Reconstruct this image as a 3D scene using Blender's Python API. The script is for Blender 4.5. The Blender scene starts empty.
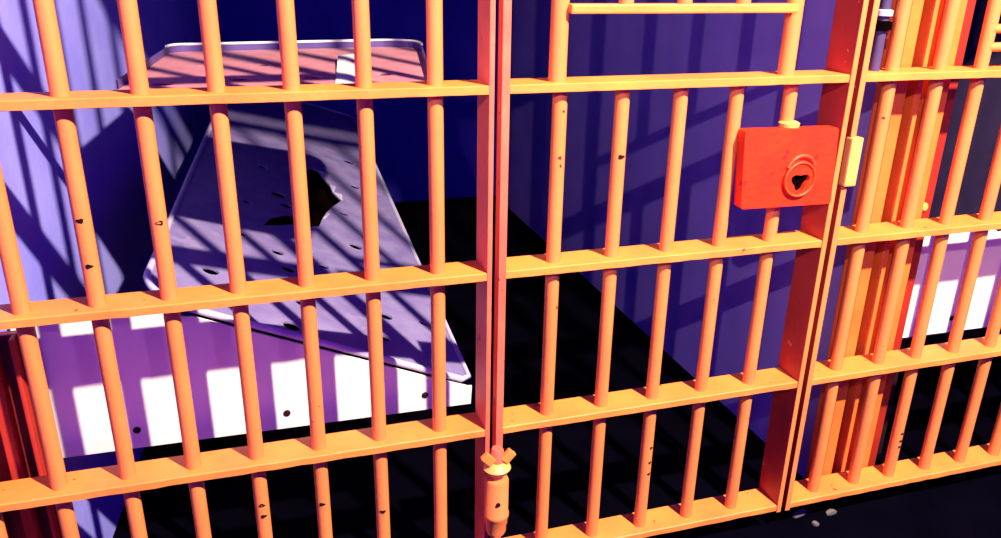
import bpy, bmesh, math, random
from mathutils import Vector, Matrix, Euler
from mathutils.geometry import tessellate_polygon
random.seed(7)
S = bpy.context.scene
COL = S.collection

# ------------------------------------------------------------------ materials
def nodes_of(name):
    m = bpy.data.materials.new(name); m.use_nodes = True
    nt = m.node_tree; b = nt.nodes['Principled BSDF']
    return m, nt, b

def painted(name, base, alt, rough=0.5, metal=0.0, scale=9.0, chips=None, chip_scale=38.0, chip_cut=0.70, bump=0.15, spec=0.4):
    """paint with soft tonal mottling, optional dark chips worn through it, and a fine bump"""
    m, nt, b = nodes_of(name)
    L = nt.links
    tc = nt.nodes.new('ShaderNodeTexCoord')
    n1 = nt.nodes.new('ShaderNodeTexNoise'); n1.inputs['Scale'].default_value = scale; n1.inputs['Detail'].default_value = 5
    L.new(tc.outputs['Object'], n1.inputs['Vector'])
    r1 = nt.nodes.new('ShaderNodeValToRGB')
    r1.color_ramp.elements[0].position = 0.35; r1.color_ramp.elements[0].color = (*base, 1)
    r1.color_ramp.elements[1].position = 0.70; r1.color_ramp.elements[1].color = (*alt, 1)
    L.new(n1.outputs['Fac'], r1.inputs['Fac'])
    out = r1.outputs['Color']
    if chips:
        n2 = nt.nodes.new('ShaderNodeTexNoise'); n2.inputs['Scale'].default_value = chip_scale; n2.inputs['Detail'].default_value = 3
        L.new(tc.outputs['Object'], n2.inputs['Vector'])
        r2 = nt.nodes.new('ShaderNodeValToRGB')
        r2.color_ramp.elements[0].position = chip_cut; r2.color_ramp.elements[0].color = (0, 0, 0, 1)
        r2.color_ramp.elements[1].position = chip_cut + 0.025; r2.color_ramp.elements[1].color = (1, 1, 1, 1)
        L.new(n2.outputs['Fac'], r2.inputs['Fac'])
        mx = nt.nodes.new('ShaderNodeMixRGB'); mx.inputs['Color2'].default_value = (*chips, 1)
        L.new(r2.outputs['Color'], mx.inputs['Fac']); L.new(out, mx.inputs['Color1'])
        out = mx.outputs['Color']
    L.new(out, b.inputs['Base Color'])
    b.inputs['Roughness'].default_value = rough; b.inputs['Metallic'].default_value = metal
    b.inputs['Specular IOR Level'].default_value = spec
    if bump:
        n3 = nt.nodes.new('ShaderNodeTexNoise'); n3.inputs['Scale'].default_value = 60; n3.inputs['Detail'].default_value = 4
        L.new(tc.outputs['Object'], n3.inputs['Vector'])
        bp = nt.nodes.new('ShaderNodeBump'); bp.inputs['Strength'].default_value = bump; bp.inputs['Distance'].default_value = 0.004
        L.new(n3.outputs['Fac'], bp.inputs['Height']); L.new(bp.outputs['Normal'], b.inputs['Normal'])
    return m

M_BAR   = painted('bar_paint', (0.90, 0.220, 0.058), (0.84, 0.188, 0.050), 0.55, scale=6, chips=(0.12, 0.02, 0.02), chip_scale=30, chip_cut=0.735)
M_RAIL  = painted('rail_paint', (0.94, 0.26, 0.05), (0.84, 0.19, 0.04), 0.5, scale=7, chips=(0.30, 0.05, 0.03), chip_scale=34, chip_cut=0.715, bump=0.3)
M_POST  = painted('post_paint', (0.80, 0.15, 0.08), (0.66, 0.10, 0.06), 0.5, scale=8, chips=(0.25, 0.03, 0.03), chip_scale=30, chip_cut=0.70, bump=0.25)
M_RED   = painted("red_column_paint", (0.34, 0.016, 0.008), (0.26, 0.012, 0.007), 0.55, scale=10, bump=0.2)
M_DRED  = painted('shaded_red_column_paint', (0.16, 0.010, 0.012), (0.10, 0.006, 0.008), 0.55, scale=10, bump=0.2)  # shade on the left column put into its red paint
M_DRIB  = painted('shaded_red_rib_paint', (0.50, 0.03, 0.02), (0.34, 0.02, 0.015), 0.55, scale=10, bump=0.2)  # left column ribs, their shade likewise in the colour
M_RIB   = painted('orange_rib_paint', (0.90, 0.17, 0.03), (0.82, 0.13, 0.025), 0.5, scale=10, bump=0.2)
M_LOCK  = painted('lock_paint', (0.95, 0.030, 0.003), (0.84, 0.022, 0.003), 0.5, scale=14, chips=(0.55, 0.012, 0.006), chip_scale=22, chip_cut=0.66, bump=0.35)
M_RING  = painted('lock_ring_paint', (0.90, 0.06, 0.010), (0.82, 0.045, 0.008), 0.45, scale=20, bump=0.2)
M_STEEL = painted('pale_steel_plate', (0.88, 0.40, 0.11), (0.82, 0.33, 0.08), 0.4, scale=12, bump=0.2)
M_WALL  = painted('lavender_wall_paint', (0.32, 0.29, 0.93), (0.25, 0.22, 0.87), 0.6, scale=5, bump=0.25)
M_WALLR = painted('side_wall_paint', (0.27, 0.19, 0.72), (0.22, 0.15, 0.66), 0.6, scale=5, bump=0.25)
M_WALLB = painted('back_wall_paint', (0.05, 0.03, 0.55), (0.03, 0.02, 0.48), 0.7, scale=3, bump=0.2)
M_FLOOR = painted('dark_floor', (0.0016, 0.0012, 0.0045), (0.001, 0.0008, 0.003), 0.9, scale=6, bump=0.2, spec=0.0)
M_SHELF = painted('pink_lit_pan_paint', (0.62, 0.24, 0.30), (0.50, 0.17, 0.25), 0.45, scale=14, bump=0.2)  # pink cast of the light on the upper pan, put into its paint
M_PAN   = painted('bunk_pan_paint', (0.25, 0.20, 0.44), (0.18, 0.13, 0.36), 0.45, scale=14, chips=(0.26, 0.2, 0.42), chip_scale=16, chip_cut=0.64, bump=0.25)
M_RIM   = painted('dark_rim_paint', (0.10, 0.06, 0.26), (0.07, 0.04, 0.2), 0.5, scale=14, bump=0.1)
M_EDGE  = painted('bunk_edge_paint', (0.52, 0.46, 0.70), (0.45, 0.38, 0.62), 0.35, scale=14, bump=0.1)
M_PLATE = painted('white_bunk_paint', (0.78, 0.75, 0.74), (0.72, 0.68, 0.70), 0.5, scale=8, bump=0.15)
M_STILE = painted('worn_shaded_stile_paint', (0.52, 0.045, 0.025), (0.40, 0.03, 0.02), 0.5, scale=9, chips=(0.7, 0.2, 0.12), chip_scale=26, chip_cut=0.70, bump=0.3)  # shade of the unlit side face put into the paint; chips are wear
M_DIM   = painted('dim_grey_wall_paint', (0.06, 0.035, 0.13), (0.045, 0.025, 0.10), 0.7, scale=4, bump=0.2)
M_DARK  = painted('dark_chip', (0.012, 0.004, 0.006), (0.02, 0.006, 0.008), 0.8, bump=0, spec=0.1)
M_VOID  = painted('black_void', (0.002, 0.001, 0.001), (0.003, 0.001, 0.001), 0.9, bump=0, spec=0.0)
M_PAPER = painted('grimy_paper', (0.13, 0.10, 0.10), (0.09, 0.07, 0.08), 0.8, scale=30, bump=0.2)

# ------------------------------------------------------------------ helpers
def link(o, parent=None):
    COL.objects.link(o)
    if parent is not None: o.parent = parent
    return o
def mesh_obj(name, bm, mat, parent=None, smooth=False, bevel=0.0):
    me = bpy.data.meshes.new(name)
    if bevel:
        bmesh.ops.bevel(bm, geom=bm.edges[:], offset=bevel, segments=2, affect='EDGES', profile=0.6)
    bmesh.ops.recalc_face_normals(bm, faces=bm.faces[:])
    bm.to_mesh(me); bm.free()
    me.materials.append(mat)
    if smooth:
        for p in me.polygons: p.use_smooth = len(p.vertices) <= 4
        me.set_sharp_from_angle(angle=math.radians(50))
    o = bpy.data.objects.new(name, me)
    return link(o, parent)
def tag(o, label=None, cat=None, group=None, kind=None):
    if label: o['label'] = label
    if cat: o['category'] = cat
    if group: o['group'] = group
    if kind: o['kind'] = kind
    return o
def empty(name, loc, label, cat, group=None):
    o = bpy.data.objects.new(name, None); o.empty_display_size = 0.1
    o.location = loc; link(o)
    return tag(o, label, cat, group)
def add_box(bm, x0, x1, y0, y1, z0, z1):
    r = bmesh.ops.create_cube(bm, size=1.0)
    bmesh.ops.scale(bm, vec=(x1-x0, y1-y0, z1-z0), verts=r['verts'])
    bmesh.ops.translate(bm, vec=((x0+x1)/2, (y0+y1)/2, (z0+z1)/2), verts=r['verts'])
    return r['verts']
def box(name, x0, x1, y0, y1, z0, z1, mat, parent=None, bevel=0.0015):
    bm = bmesh.new(); add_box(bm, x0, x1, y0, y1, z0, z1)
    o = mesh_obj(name, bm, mat, None, bevel=bevel)
    if parent is not None: adopt(o, parent)
    return o
def adopt(o, parent):
    o.parent = parent
    o.location = o.location - world_loc(parent)
def world_loc(o):
    v = Vector(o.location)
    while o.parent is not None:
        o = o.parent; v = v + Vector(o.location)
    return v
def put(name, bm, mat, parent, smooth=False, bevel=0.0):
    """bm is in world coordinates; parent is unrotated"""
    bmesh.ops.translate(bm, vec=-world_loc(parent), verts=bm.verts[:])
    return mesh_obj(name, bm, mat, parent, smooth, bevel)
def add_cyl(bm, p0, p1, r, seg=20, r2=None):
    p0 = Vector(p0); p1 = Vector(p1); d = p1-p0
    res = bmesh.ops.create_cone(bm, cap_ends=True, cap_tris=False, segments=seg, radius1=r, radius2=r if r2 is None else r2, depth=d.length)
    q = Vector((0, 0, 1)).rotation_difference(d.normalized()).to_matrix().to_4x4()
    bmesh.ops.transform(bm, matrix=Matrix.Translation((p0+p1)/2) @ q, verts=res['verts'])
    return res['verts']
def add_tube(bm, pts, r, seg=8, closed=False):
    n = len(pts); rings = []
    up = Vector((0.13, 0.21, 1)).normalized()
    for i, p in enumerate(pts):
        a = pts[(i-1) % n] if (closed or i > 0) else pts[i]
        b = pts[(i+1) % n] if (closed or i < n-1) else pts[i]
        t = (Vector(b)-Vector(a)).normalized()
        s = t.cross(up).normalized(); u = s.cross(t).normalized()
        rings.append([bm.verts.new(Vector(p) + s*r*math.cos(2*math.pi*k/seg) + u*r*math.sin(2*math.pi*k/seg)) for k in range(seg)])
    m = n if closed else n-1
    for i in range(m):
        A, B = rings[i], rings[(i+1) % n]
        for k in range(seg):
            bm.faces.new((A[k], A[(k+1) % seg], B[(k+1) % seg], B[k]))
    if not closed:
        bm.faces.new(rings[0][::-1]); bm.faces.new(rings[-1])
def add_lathe(bm, prof, center, axis='y', seg=28):
    """prof: list of (radius, offset along axis)"""
    rings = []
    for r, h in prof:
        ring = []
        for k in range(seg):
            a = 2*math.pi*k/seg
            if axis == 'y': v = (center[0]+r*math.cos(a), center[1]+h, center[2]+r*math.sin(a))
            else: v = (center[0]+r*math.cos(a), center[1]+r*math.sin(a), center[2]+h)
            ring.append(bm.verts.new(v))
        rings.append(ring)
    for A, B in zip(rings, rings[1:]):
        for k in range(seg):
            bm.faces.new((A[k], A[(k+1) % seg], B[(k+1) % seg], B[k]))
    bm.faces.new(rings[0][::-1]); bm.faces.new(rings[-1])
def add_plate(bm, outer, holes, fn, thick):
    """flat sheet with holes cut through: outline and holes in 2D, fn(u,v,t) -> 3D"""
    loops = [[Vector((u, v, 0)) for u, v in outer]] + [[Vector((u, v, 0)) for u, v in h] for h in holes]
    flat = [p for l in loops for p in l]
    tris = tessellate_polygon(loops)
    top = [bm.verts.new(fn(p.x, p.y, thick)) for p in flat]
    bot = [bm.verts.new(fn(p.x, p.y, 0.0)) for p in flat]
    for a, b, c in tris:
        if len({a, b, c}) < 3: continue
        try:
            bm.faces.new((top[a], top[b], top[c])); bm.faces.new((bot[c], bot[b], bot[a]))
        except ValueError: pass
    i = 0
    for l in loops:
        n = len(l)
        for k in range(n):
            a, b = i+k, i+(k+1) % n
            try: bm.faces.new((top[a], top[b], bot[b], bot[a]))
            except ValueError: pass
        i += n
def round_poly(pts, radii, seg=7):
    out = []; n = len(pts)
    for i in range(n):
        p = Vector(pts[i]); a = Vector(pts[i-1]); b = Vector(pts[(i+1) % n]); r = radii[i]
        if r <= 0: out.append((p.x, p.y)); continue
        pa = p + (a-p).normalized()*r; pb = p + (b-p).normalized()*r
        for k in range(seg+1):
            t = k/seg
            q = pa*(1-t)**2 + p*2*t*(1-t) + pb*t*t
            out.append((q.x, q.y))
    return out

# ------------------------------------------------------------------ camera
CAM = Vector((0, -1.6, 1.55)); F = 811.66
R = [Vector((0.9553377, -0.2950464, 0.0166563)), Vector((-0.0928047, -0.3530520, -0.9309896)), Vector((0.2805657, 0.8878637, -0.3646656))]
cam = bpy.data.cameras.new('camera'); co = bpy.data.objects.new('camera', cam); link(co)
cam.sensor_width = 36; cam.lens = F/1001*36; cam.clip_start = 0.05
m3 = Matrix((R[0], -R[1], -R[2])).transposed()
co.matrix_world = Matrix.Translation(CAM) @ m3.to_4x4()
S.camera = co

# ------------------------------------------------------------------ the setting
FLOOR_Z = 0.0
def struct(o): o['kind'] = 'structure'; return o
def prism(name, poly, z0, z1, mat):
    bm = bmesh.new()
    lo = [bm.verts.new((x, y, z0)) for x, y in poly]; hi = [bm.verts.new((x, y, z1)) for x, y in poly]
    bm.faces.new(lo[::-1]); bm.faces.new(hi)
    n = len(poly)
    for i in range(n): bm.faces.new((lo[i], lo[(i+1) % n], hi[(i+1) % n], hi[i]))
    return struct(mesh_obj(name, bm, mat))
BACK = 3.5
prism('floor', [(-3, -4), (7, -4), (7, BACK+.2), (-3, BACK+.2)], -0.1, 0.0, M_FLOOR)
prism('ceiling', [(-3, -.02), (7, -.02), (7, BACK+.2), (-3, BACK+.2)], 2.29, 2.40, M_WALLB)
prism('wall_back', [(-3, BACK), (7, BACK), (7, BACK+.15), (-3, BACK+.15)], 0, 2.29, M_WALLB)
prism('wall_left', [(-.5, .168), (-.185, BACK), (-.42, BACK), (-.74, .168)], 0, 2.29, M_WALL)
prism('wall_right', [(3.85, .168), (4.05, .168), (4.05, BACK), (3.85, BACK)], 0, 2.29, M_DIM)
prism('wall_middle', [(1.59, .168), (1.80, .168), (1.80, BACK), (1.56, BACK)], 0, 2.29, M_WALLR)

# ------------------------------------------------------------------ barred front
RZ = [1.55-1.4490, 1.55-1.0533, 1.55-0.6583, 1.55-0.2576, 1.55+0.137]     # rail heights
YF, YB, RT = -0.036, 0.048, 0.0085                                          # rail front, back, half thickness
BR = 0.0160
def rail(parent, x0, x1, z):
    bm = bmesh.new()
    n = max(2, int((x1-x0)/0.03))
    prev = None
    rnd = random.Random(int(z*1000)+int(x0*77))
    for i in range(n+1):
        x = x0+(x1-x0)*i/n
        j = (rnd.random()-.5)*0.0016
        ring = [bm.verts.new((x, YF+j, z-RT+j*.5)), bm.verts.new((x, YF+j*.8, z+RT-0.002)), bm.verts.new((x, YF+0.003+j, z+RT)),
                bm.verts.new((x, YB, z+RT)), bm.verts.new((x, YB, z-RT)), bm.verts.new((x, YF+0.003, z-RT-0.0012))]
        if prev:
            for k in range(6): bm.faces.new((prev[k], prev[(k+1) % 6], ring[(k+1) % 6], ring[k]))
        else: bm.faces.new(ring[::-1])
        prev = ring
    bm.faces.new(prev)
    return put('rail', bm, M_RAIL, parent)
def bar(parent, x, z0, z1, r=BR):
    bm = bmesh.new(); add_cyl(bm, (x, 0, z0), (x, 0, z1), r, 22)
    o = put('bar', bm, M_BAR, parent, smooth=True)
    return o
def chip(b, x, z, w=0.007, h=0.0045, ang=0.0, r=BR):
    """a chip knocked out of the paint: a thin dark fleck lying on the bar's face"""
    bm = bmesh.new()
    n = 10; top = []; base = []
    for k in range(n):
        a = 2*math.pi*k/n; j = 1+.25*math.sin(3*a+z*40)
        s = w*j*math.cos(a); dz = h*j*math.sin(a)
        th = ang + s/r
        for lst, rr in ((top, r+0.0008), (base, r-0.001)):
            lst.append(bm.verts.new((x+rr*math.sin(th), -rr*math.cos(th), z+dz)))
    bm.faces.new(top); bm.faces.new(base[::-1])
    for k in range(n): bm.faces.new((top[k], top[(k+1) % n], base[(k+1) % n], base[k]))
    return put('paint_chip', bm, M_DARK, b)
def flat_post(name, parent, x0, x1, z0, z1, mat=None, y0=YF-0.001, y1=YB+0.004):
    bm = bmesh.new(); add_box(bm, x0, x1, y0, y1, z0, z1)
    return put(name, bm, mat or M_POST, parent, bevel=0.0018)

XL = {'A': -0.3104, 'B': -0.1804, 'C': -0.0498, 'D': 0.0848, 'E': 0.2214, 'F': 0.3626}
XD = {'G': 0.6296, 'H': 0.7731, 'I': 0.9135, 'J': 1.0543, 'K': 1.1951}
XR = {'L': 1.4687, 'M': 1.6085, 'N': 1.735, 'O': 1.8672, 'P': 2.0021}
ZTOP = 2.24

left = empty('barred_panel', (-0.1, 0, 0), 'fixed cell front of pinkish orange steel bars on the left, before the bunks', 'bars', 'fixed barred panels')
for z in RZ: rail(left, -0.92, 0.464, z)
rail(left, -0.92, 0.464, ZTOP)
LB = {}
for k, x in list(XL.items()) + [('Z', -0.441), ('Y', -0.572), ('X', -0.703), ('W', -0.834)]:
    LB[k] = bar(left, x, RZ[0]-0.006, ZTOP+.006)
flat_post('end_post', left, 0.464, 0.475, 0.0, ZTOP+.02)
for k, pts in {'A': [(1.075, -.1), (0.985, .0)], 'B': [(1.06, .2)], 'D': [(0.36, -.2)], 'C': [(0.385, 0), (0.355, .1)], 'E': [(0.31, -.1)]}.items():
    for z, a in pts: chip(LB[k], XL[k], z, ang=a)

door = empty('cell_door', (0.91, 0, 0.1), 'orange barred cell door with a food slot and red lock box', 'door')
for z in RZ[:4]: rail(door, 0.5075, 1.323, z)
rail(door, 0.5075, 1.323, ZTOP-.03)
SLOT_Z = 1.447
DB = {}
for k, x in XD.items():
    if k in 'GK': DB[k] = bar(door, x, RZ[0]-0.006, RZ[3])
    else: DB[k] = bar(door, x, RZ[0]-0.006, RZ[3]+0.007)
for x in (0.620, 1.172):
    bm = bmesh.new(); add_cyl(bm, (x, -0.004, RZ[3]), (x, -0.004, ZTOP-.03), 0.0185, 22); put('slot_post', bm, M_BAR, door, smooth=True)
bm = bmesh.new(); add_box(bm, 0.632, 1.160, -0.036, -0.006, SLOT_Z-0.011, SLOT_Z+0.008); put('slot_rail', bm, M_RAIL, door, bevel=0.004)
for x in (0.757, 0.890, 1.030):
    bm = bmesh.new(); add_cyl(bm, (x, -0.02, SLOT_Z), (x, -0.02, ZTOP-.03), 0.0155, 20); put('bar', bm, M_BAR, door, smooth=True)
flat_post('stile', door, 0.490, 0.5075, RZ[0]-.02, ZTOP, y1=-0.006)
st = flat_post('stile', door, 1.323, 1.335, RZ[0]-.012, ZTOP, M_STILE, y1=YB+0.006)
chip(DB['H'], XD['H'], 1.135, .008, .005)
for z in (0.36, 0.315, 0.28): chip(DB['I'], XD['I'], z, .005, .004, .3)

# hinge at the bottom of the hanging stile
hx, hy = 0.4830, -0.0715
bm = bmesh.new()
add_lathe(bm, [(0.012, 0.235), (0.022, 0.238), (0.0245, 0.246), (0.0245, 0.262), (0.0275, 0.268), (0.0285, 0.285), (0.0305, 0.288), (0.0305, 0.296), (0.0285, 0.299), (0.0285, 0.388), (0.026, 0.394), (0.012, 0.396)], (hx, hy, 0), 'z', 26)
hinge = put('hinge', bm, M_BAR, door, smooth=True); hinge['label'] = 'orange barrel hinge with collar'
def hput(n, bm, mat, **k):
    return put(n, bm, mat, hinge, **k)
bm = bmesh.new(); add_lathe(bm, [(0.010, 0.392), (0.0155, 0.394), (0.0155, 0.470), (0.012, 0.476)], (hx, hy, 0), 'z', 20); hput('pin', bm, M_POST, smooth=True)
bm = bmesh.new()
add_lathe(bm, [(0.015, 0.408), (0.026, 0.412), (0.033, 0.424), (0.024, 0.434), (0.016, 0.440)], (hx, hy, 0), 'z', 24)
hput('collar', bm, M_STEEL, smooth=True)
bm = bmesh.new()
for s in (-1, 1):
    vs = add_box(bm, -0.011, 0.011, -0.007, 0.007, -0.016, 0.016)
    bmesh.ops.transform(bm, matrix=Matrix.Translation((hx+s*0.024, hy-0.008, 0.455)) @ Euler((0, s*0.75, 0)).to_matrix().to_4x4(), verts=vs)
hput('lug', bm, M_RAIL, bevel=0.003)
bm = bmesh.new(); add_lathe(bm, [(0.0052, -0.003), (0.0052, 0.002)], (hx-0.004, hy-0.028, 0.338), 'y', 12); hput('grease_hole', bm, M_DARK)

# lock box
bm = bmesh.new()
F0 = [(1.058, 1.186), (1.308, 1.182), (1.320, 0.998), (1.072, 1.002)]
fo = round_poly([Vector((x, z, 0)) for x, z in F0], [0.008]*4, 4)
KX, KZ = 1.217, 1.066
ring = lambda r, n=30: [(KX+r*math.cos(2*math.pi*k/n), KZ+r*math.sin(2*math.pi*k/n)) for k in range(n)]
key = []
for k in range(22):
    a = 2*math.pi*k/22
    rr = 0.021*(1+0.22*math.cos(3*(a+math.pi/2)))
    key.append((KX+0.002+rr*1.1*math.cos(a), KZ-0.006+rr*.95*math.sin(a)))
add_plate(bm, fo, [key], lambda u, v, t: Vector((u, -0.017-t, v)), 0.029)
lock = put('lock_case', bm, M_LOCK, door, bevel=0.0); lock['label'] = 'red steel lock box with a round keyhole'
bmm = bmesh.new()
add_plate(bmm, ring(0.042), [key], lambda u, v, t: Vector((u, -0.046-t, v)), 0.006)
put('escutcheon', bmm, M_LOCK, lock)
bmm = bmesh.new(); add_tube(bmm, [Vector((x, -0.0525, z)) for x, z in ring(0.040)], 0.0035, 8, True); put('escutcheon_ring', bmm, M_RING, lock, smooth=True)
bmm = bmesh.new(); add_tube(bmm, [Vector((KX+0.002+0.037*math.cos(a), -0.0485, KZ+0.018+0.037*math.sin(a))) for a in [math.radians(d) for d in range(20, 165, 8)]], 0.005, 8); put('key_guard', bmm, M_RING, lock, smooth=True)
bmm = bmesh.new(); add_plate(bmm, key, [], lambda u, v, t: Vector((u, -0.038-t, v)), 0.003); put('keyhole', bmm, M_VOID, lock)  # black plug set in the hole to give its inner shade
bmm = bmesh.new(); add_lathe(bmm, [(0.017, 1.181), (0.023, 1.183), (0.024, 1.192), (0.017, 1.196)], (1.1951, -0.012, 0), 'z', 20); put('bar_collar', bmm, M_STEEL, lock, smooth=True)

right = empty('barred_panel', (1.9, 0, 0), 'fixed cell front of yellow orange steel bars right of the lock box', 'bars', 'fixed barred panels')
for z in RZ: rail(right, 1.365, 2.70, z)
rail(right, 1.365, 2.70, ZTOP)
RB = {}
for k, x in list(XR.items()) + [('Q', 2.136), ('R', 2.27), ('S', 2.404), ('T', 2.54)]:
    RB[k] = bar(right, x, RZ[0]-0.006, ZTOP+.006)
flat_post('jamb', right, 1.351, 1.365, RZ[0]-.012, ZTOP+.02, M_STILE, y1=YB)
for par, xa, xb, mt in ((door, 1.3225, 1.3355, M_BAR), (right, 1.3505, 1.3655, M_BAR)):
    bm = bmesh.new(); add_box(bm, xa, xb, YF-0.0035, YF-0.0005, RZ[0]-.013, ZTOP); put('lit_edge_strip', bm, mt, par, bevel=0.001)  # lit front edges of stile and jamb, added as strips of lighter paint
bm = bmesh.new(); add_cyl(bm, (1.428, 0.012, RZ[3]), (1.428, 0.012, ZTOP), 0.012, 14); rod = put('latch_rod', bm, M_DIM, right, smooth=True); rod['label'] = 'dark latch rod with a pale collar'
bm = bmesh.new(); add_lathe(bm, [(0.012, 1.424), (0.019, 1.426), (0.019, 1.438), (0.012, 1.440)], (1.428, 0.012, 0), 'z', 16); put('collar', bm, M_EDGE, rod, smooth=True)
bm = bmesh.new(); add_lathe(bm, [(0.012, 1.392), (0.021, 1.395), (0.021, 1.412), (0.012, 1.415)], (1.428, 0.012, 0), 'z', 16); put('knuckle', bm, M_VOID, rod, smooth=True)
flat_post('end_post', right, 2.70, 2.712, 0.0, ZTOP+.02)
bm = bmesh.new(); add_box(bm, 1.348, 1.381, -0.050, -0.026, 1.038, 1.156); kp = put('strike_plate', bm, M_STEEL, right, bevel=0.004); kp['label'] = 'pale yellow strike plate'
for z, x1 in ((1.395, 1.95), (1.352, 1.95)):
    bm = bmesh.new(); add_cyl(bm, (1.735, -0.006, z), (x1, -0.006, z), 0.011, 16); put('cross_rod', bm, M_BAR, right, smooth=True)
for z in (0.26, 0.235, 0.215): chip(RB['N'], XR['N'], z, .005, .004, .1)

# ------------------------------------------------------------------ steel columns on the partition ends
def column(x0, x1, ribs, top, bolt_at, label, web, ribm):
    c = empty('steel_column', ((x0+x1)/2, 0.1, 0), label, 'column', 'steel columns at the partition ends')
    bm = bmesh.new(); add_box(bm, x0, x1, 0.128, 0.150, 0.0, top); put('web', bm, web, c, bevel=0.002)
    for a, b, y0 in ribs:
        bm = bmesh.new(); add_box(bm, a, b, y0, 0.129, 0.0, top); put('rib', bm, ribm, c, bevel=0.003)
    if bolt_at:
        bm = bmesh.new(); add_lathe(bm, [(0.009, -0.012), (0.013, -0.008), (0.013, 0.0)], (bolt_at[0], 0.129, bolt_at[1]), 'y', 12)
        put('bolt', bm, M_STEEL, c)
    return c
column(1.580, 1.811, [(1.548, 1.582, .06), (1.617, 1.636, .066), (1.683, 1.714, .06)], 2.285, (1.780, .905), 'red steel column with orange ribs standing behind the right bars', M_RED, M_RIB)
column(-0.735, -0.470, [(-.70, -.675, .085), (-.62, -.595, .085), (-.552, -.530, .085), (-.505, -.496, .10)], 0.80, None, 'short dark red ribbed steel column at the far left edge beside the white bunk panel', M_DRED, M_DRIB)

# ------------------------------------------------------------------ bunks
def px_ray(x, y):
    return (R[0]*((x-500.5)/F) + R[1]*((y-269.)/F) + R[2])
def ell(cx, cy, rx, ry, n=14, rot=0.0):
    return [(cx+rx*math.cos(2*math.pi*k/n), cy+ry*math.sin(2*math.pi*k/n)) for k in range(n)]

PW, PL = 0.765, 2.9                       # pan width and length
PN = Vector((-0.262, 0.166, 0.842)); PX = (Vector((0.480, 0.166, 0.520))-PN)
FX0 = Vector((-0.075, 3.03, 0.872)); FX1 = Vector((0.575, 3.03, 0.655))
def pan_pt(u, v, t):
    a = PN + PX*u; b = FX0 + (FX1-FX0)*u
    p = a*(1-v) + b*v
    n = PX.cross(FX0-PN).normalized()
    return p + n*t
def pan_holes():
    # (u, v, radius)
    return HOLES
def inv_pan(x, y):
    """where a line of sight meets the sloping pan, as (u, v)"""
    d = px_ray(x, y); u, v = .5, .3
    for _ in range(60):
        p = pan_pt(u, v, 0); pu = (pan_pt(u+1e-4, v, 0)-p)/1e-4; pv = (pan_pt(u, v+1e-4, 0)-p)/1e-4
        M = Matrix((pu, pv, -d)).transposed()
        s = M.inverted() @ (CAM - p)
        u += s.x; v += s.y
        if abs(s.x)+abs(s.y) < 1e-9: break
    return u, v
HOLES_PX = [(210, 273, .020), (288, 271, .020), (291, 328, .021), (385, 318, .019), (423, 325, .014), (384, 340, .016), (278, 196, .028), (286, 207, .022), (348, 163, .026), (354, 188, .022),
            (355, 248, .022), (343, 215, .018), (277, 254, .018), (246, 203, .016), (240, 235, .018), (323, 268, .016), (262, 168, .02), (302, 305, .018), (405, 268, .018)]
BLOB_PX = [(305, 172), (311, 169), (318, 172), (322, 178), (329, 186), (332, 193), (341, 202), (331, 209), (326, 214), (322, 220), (318, 229), (304, 230), (292, 226), (277, 227), (262, 227), (270, 219), (284, 216), (296, 216), (297, 200), (299, 186)]

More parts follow.
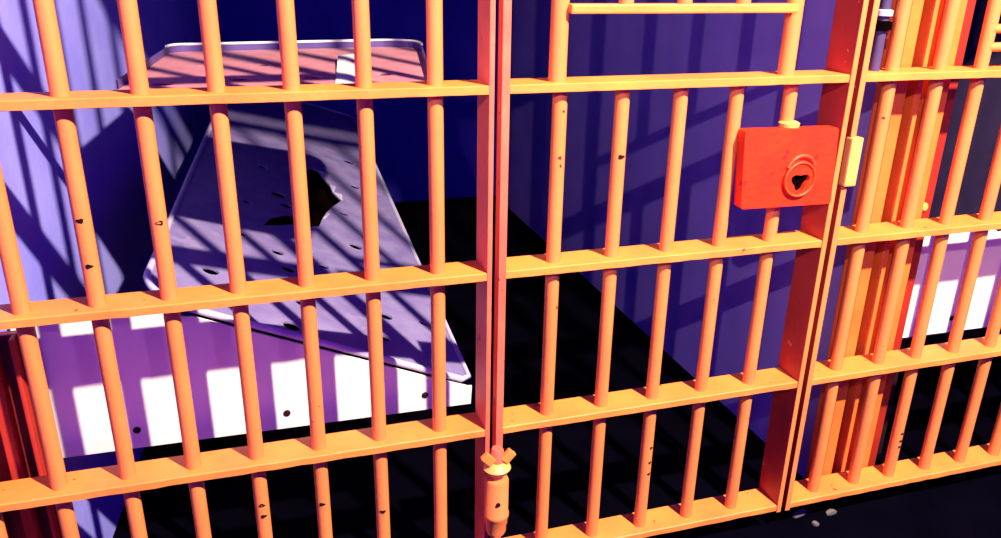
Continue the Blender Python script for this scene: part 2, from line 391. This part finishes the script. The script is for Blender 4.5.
def bunk(label, dx=0.0, full=True):
    root = empty('bunk', (0.0+dx, 0.13, 0.55), label, 'bunk', 'white panelled bunks')
    off = Vector((dx, 0, 0))
    outer = round_poly([Vector((0.0, 0, 0)), Vector((1, 0, 0)), Vector((1, 1, 0)), Vector((0, 1, 0))], [0.0]*4)
    # rounded in real units: near-left corner generous
    c = []
    for k in range(9):
        a = math.pi*1.5 - (math.pi/2)*(1-k/8) - 0  # 180 -> 270 deg
        c.append((0.15+0.15*math.cos(a), 0.045+0.045*math.sin(a)))
    outer = c + [(1.0-.03, 0.0), (1.0, 0.008), (1.0, 0.985), (0.94, 1.0), (0.06, 1.0), (0.0, 0.985)]
    holes = []
    for x, y, r in HOLES_PX:
        u, v = inv_pan(x, y)
        holes.append(ell(u, v, r/PW, r/PL*1.05))
    blob = [inv_pan(x, y) for x, y in BLOB_PX]
    hs = holes + [blob]
    if full:
        bm = bmesh.new(); add_plate(bm, outer, hs, lambda u, v, t: pan_pt(u, v, t)+off, 0.006)
        pan = put('pan', bm, M_PAN, root); pan['label'] = 'grey lilac perforated steel pan with a torn hole'
        bm = bmesh.new(); add_tube(bm, [pan_pt(u, v, 0.004)+off for u, v in outer], 0.0085, 8, True); put('rim', bm, M_EDGE, root, smooth=True)
        # black sheet added as shade behind the holes, curled flaps round the torn hole
        bm = bmesh.new(); add_plate(bm, [(.12, .10), (.85, .10), (.85, .62), (.12, .62)], [], lambda u, v, t: pan_pt(u, v, t-.035)+off, 0.003); put('hole_shade_sheet', bm, M_VOID, root)
        for i in (2, 4, 5, 8, 10):
            bm = bmesh.new()
            u, v = blob[i]; u2, v2 = blob[i+1]
            a = pan_pt(u, v, 0.006); b = pan_pt(u2, v2, 0.006); cc = pan_pt((u+u2)/2+0.022, (v+v2)/2+0.002, 0.016)
            e = pan_pt((u+u2)/2+0.014, (v+v2)/2, 0.010)
            P = [bm.verts.new(q+off) for q in (a, b, cc)]; Q = [bm.verts.new(q+off) for q in (a+Vector((.004, 0, -.004)), b+Vector((.004, 0, -.004)), e)]
            bm.faces.new(P); bm.faces.new(Q[::-1])
            for k in range(3): bm.faces.new((P[k], P[(k+1) % 3], Q[(k+1) % 3], Q[k]))
            put('torn_edge', bm, M_EDGE, pan)
    else:
        bm = bmesh.new(); add_box(bm, -.48+dx, .46+dx, .17, .62, .46, .49); put('seat', bm, M_DIM, root, bevel=.004)
    # front panel
    PY = 0.162
    prof = [(-0.512, 0.476), (0.481, 0.464), (0.484, 0.515), (0.476, 0.515)]
    for k in range(1, 7):
        t = k/7; p = PN + PX*(1-t)
        prof.append((p.x, p.z - 0.010) if full else (p.x, 0.80))
    prof += [(-0.200, 0.790), (-0.240, 0.812), (-0.512, 0.815)]
    if not full: prof[2:4] = [(0.484, 0.80)]
    bm = bmesh.new(); add_plate(bm, prof, [], lambda u, v, t: Vector((u, PY-t, v))+off, 0.006)
    fp = put('front_panel', bm, M_PLATE, root); fp['label'] = 'white steel front panel'
    for x, y in ((137, 430), (287, 413), (425, 395), (178, 300)):
        d = px_ray(x, y); s = (PY-0.006-CAM.y)/d.y; p = CAM + d*s
        bm = bmesh.new(); add_lathe(bm, [(0.0045, -0.004), (0.0085, -0.002), (0.0085, 0.001)], Vector((p.x, PY-0.006, p.z))+off, 'y', 12)
        put('bolt', bm, M_DARK, fp)
    # legs set well back under the pan
    for u, v in ((0.05, 0.06), (0.10, 0.93), (0.90, 0.93)):
        p = pan_pt(u, v, 0)+off; zt = p.z-.002
        if not full: p = Vector((-.44+dx+.86*u, .22+.36*v, 0)); zt = .46
        bm = bmesh.new(); add_cyl(bm, (p.x, p.y, 0), (p.x, p.y, zt), 0.016, 14); put('leg', bm, M_DARK, root, smooth=True)
    return root
bunk('bunk with sloping perforated pan and white panel behind the left bars')
bunk('bunk with bright white front panel at the right edge beside the red ribbed column', dx=2.32, full=False)

# upper pan, hung on the left wall
def upper():
    root = empty('bunk_shelf', (0.0, 0.6, 1.25), 'pinkish perforated upper bunk pan high on the left wall', 'bunk')
    Z = 1.25
    P = [(-0.275, 0.34), (0.42, 0.26), (0.575, 1.16), (-0.205, 1.10)]
    outer = round_poly([Vector((x, y, 0)) for x, y in P], [0.05, 0.05, 0.16, 0.05], 8)
    holes = []
    for x, y, r in [(163, 84, .03), (240, 79, .03), (313, 77, .028), (385, 74, .028), (263, 65, .024), (204, 66, .022), (398, 85, .022), (346, 62, .02), (280, 90, .02)]:
        d = px_ray(x, y); s = (Z-CAM.z)/d.z; p = CAM+d*s
        holes.append(ell(p.x, p.y, r*.85, r*.95))
    bm = bmesh.new(); add_plate(bm, outer, holes, lambda u, v, t: Vector((u, v, Z+t-.005)), 0.005); put('pan', bm, M_SHELF, root)
    bm = bmesh.new()
    n = len(outer)
    bu = bmesh.new(); add_plate(bu, [(0.1+(x-0.1)*.96, 0.65+(y-0.65)*.96) for x, y in outer], [], lambda u, v, t: Vector((u, v, Z-.012+t)), 0.003); put('hole_shade_sheet', bu, M_VOID, root)  # black sheet put in below so the holes show as dark shade
    lo = [bm.verts.new((x, y, Z-.005)) for x, y in outer]; hi = [bm.verts.new((x, y, Z+.020)) for x, y in outer]
    cx, cy = 0.1, 0.65
    lo2 = [bm.verts.new((cx+(x-cx)*.992, cy+(y-cy)*.992, Z-.005)) for x, y in outer]; hi2 = [bm.verts.new((cx+(x-cx)*.992, cy+(y-cy)*.992, Z+.020)) for x, y in outer]
    far = [i for i in range(n) if True]
    for i in range(n):
        j = (i+1) % n
        if outer[i][1] < 0.45 and outer[j][1] < 0.45: continue
        for q in ((lo[i], lo[j], hi[j], hi[i]), (lo2[j], lo2[i], hi2[i], hi2[j]), (hi[i], hi[j], hi2[j], hi2[i])): bm.faces.new(q)
    bmesh.ops.delete(bm, geom=[v for v in bm.verts if not v.link_faces], context='VERTS')
    put('rim', bm, M_RIM, root)
    bm = bmesh.new()
    far_pts = [(x, y) for x, y in outer if y > 0.9]
    add_tube(bm, [Vector((x, y, Z+.021)) for x, y in far_pts], 0.0045, 8); put('rim_rod', bm, M_PLATE, root, smooth=True)
    for y in (0.375,):
        bm = bmesh.new(); xw = -0.5+(y-.16)*0.0778
        add_box(bm, xw, -0.15, y-.01, y+.01, Z-.03, Z-.006); put('bracket', bm, M_DARK, root, bevel=.002)
upper()

def sheet():  # white sheet added where a bright patch of light falls on the pan
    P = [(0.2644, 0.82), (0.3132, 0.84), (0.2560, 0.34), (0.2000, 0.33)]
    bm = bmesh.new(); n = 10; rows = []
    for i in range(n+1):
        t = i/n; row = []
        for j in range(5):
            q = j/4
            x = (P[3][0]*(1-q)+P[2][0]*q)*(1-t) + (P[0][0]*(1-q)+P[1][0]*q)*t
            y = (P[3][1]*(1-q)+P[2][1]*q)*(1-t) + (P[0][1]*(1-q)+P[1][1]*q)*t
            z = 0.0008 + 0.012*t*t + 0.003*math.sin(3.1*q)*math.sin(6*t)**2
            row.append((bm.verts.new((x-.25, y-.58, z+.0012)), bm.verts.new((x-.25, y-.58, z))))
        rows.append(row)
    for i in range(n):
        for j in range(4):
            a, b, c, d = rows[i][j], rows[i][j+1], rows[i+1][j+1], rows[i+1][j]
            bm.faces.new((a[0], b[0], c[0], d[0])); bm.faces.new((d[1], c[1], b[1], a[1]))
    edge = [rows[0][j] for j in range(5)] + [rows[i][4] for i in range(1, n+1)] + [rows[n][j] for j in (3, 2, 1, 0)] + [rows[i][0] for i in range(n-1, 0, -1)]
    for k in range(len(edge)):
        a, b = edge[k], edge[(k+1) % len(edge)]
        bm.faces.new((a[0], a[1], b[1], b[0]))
    o = mesh_obj('light_patch', bm, M_PLATE, smooth=True); o.location = (.25, .58, 1.25)
    tag(o, 'narrow white sheet standing for a patch of light on the upper bunk pan', 'light patch')
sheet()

# ------------------------------------------------------------------ scraps on the floor
def scrap(x, y, sx, sy, rot, label):
    bm = bmesh.new(); n = 9; rnd = random.Random(int(x*1000))
    top = []; bot = []
    for k in range(n):
        a = 2*math.pi*k/n; j = .75+.5*rnd.random()
        px, py = sx*j*math.cos(a), sy*j*math.sin(a); h = .003+.006*rnd.random()
        top.append(bm.verts.new((px, py, h+.002))); bot.append(bm.verts.new((px, py, 0.0005+h*.3)))
    ct = bm.verts.new((0, 0, .006)); cb = bm.verts.new((0, 0, .0006))
    for k in range(n):
        q = (k+1) % n
        bm.faces.new((top[k], top[q], ct)); bm.faces.new((bot[q], bot[k], cb)); bm.faces.new((top[q], top[k], bot[k], bot[q]))
    o = mesh_obj('paper_scrap', bm, M_PAPER); o.location = (x, y, 0.0); o.rotation_euler = (0, 0, rot)
    tag(o, label, 'scrap', 'scraps of paper on the floor')
scrap(1.464, 0.026, .026, .010, .3, 'largest grey paper scrap on the dark floor nearest the door jamb')
scrap(1.556, 0.004, .019, .009, .1, 'pale paper scrap on the dark floor, right one of three')
scrap(1.478, -0.025, .011, .008, -.5, 'smallest paper scrap on the dark floor, lowest in the picture')

# ------------------------------------------------------------------ light
def lamp(name, loc, target, color, power, size=0.10, blend=.3, cone=75):
    l = bpy.data.lights.new(name, 'SPOT'); l.color = color; l.energy = power; l.shadow_soft_size = size
    l.spot_size = math.radians(cone); l.spot_blend = blend
    o = bpy.data.objects.new(name, l); link(o); o.location = loc
    o.rotation_euler = (Vector(target)-Vector(loc)).to_track_quat('-Z', 'Y').to_euler()
    return o
lamp('corridor_or_fill_lamp', (1.7, -2.4, 3.8), (0.7, 0, 0.9), (1.0, 0.87, 0.60), 2500, .06, cone=95)
lamp('corridor_or_fill_lamp', (-0.4, -2.1, 2.35), (1.5, 0.62, 1.22), (1.0, 0.74, 0.60), 190, .012, blend=.45, cone=37)
lamp('corridor_or_fill_lamp', (-1.2, -2.0, 1.9), (-0.3, 0.2, 0.9), (0.8, 0.32, 1.0), 22, .03, cone=70)  # unseen lamp added as pink fill for the left bars
w = bpy.data.worlds.new('world'); S.world = w; w.use_nodes = True
w.node_tree.nodes['Background'].inputs['Color'].default_value = (0.004, 0.0, 0.60, 1)
w.node_tree.nodes['Background'].inputs['Strength'].default_value = 2.1
S.cycles.diffuse_bounces = 2
S.view_settings.view_transform = 'Standard'; S.view_settings.look = 'None'
S.view_settings.exposure = 0.0; S.view_settings.gamma = 1.0; S.view_settings.use_curve_mapping = False
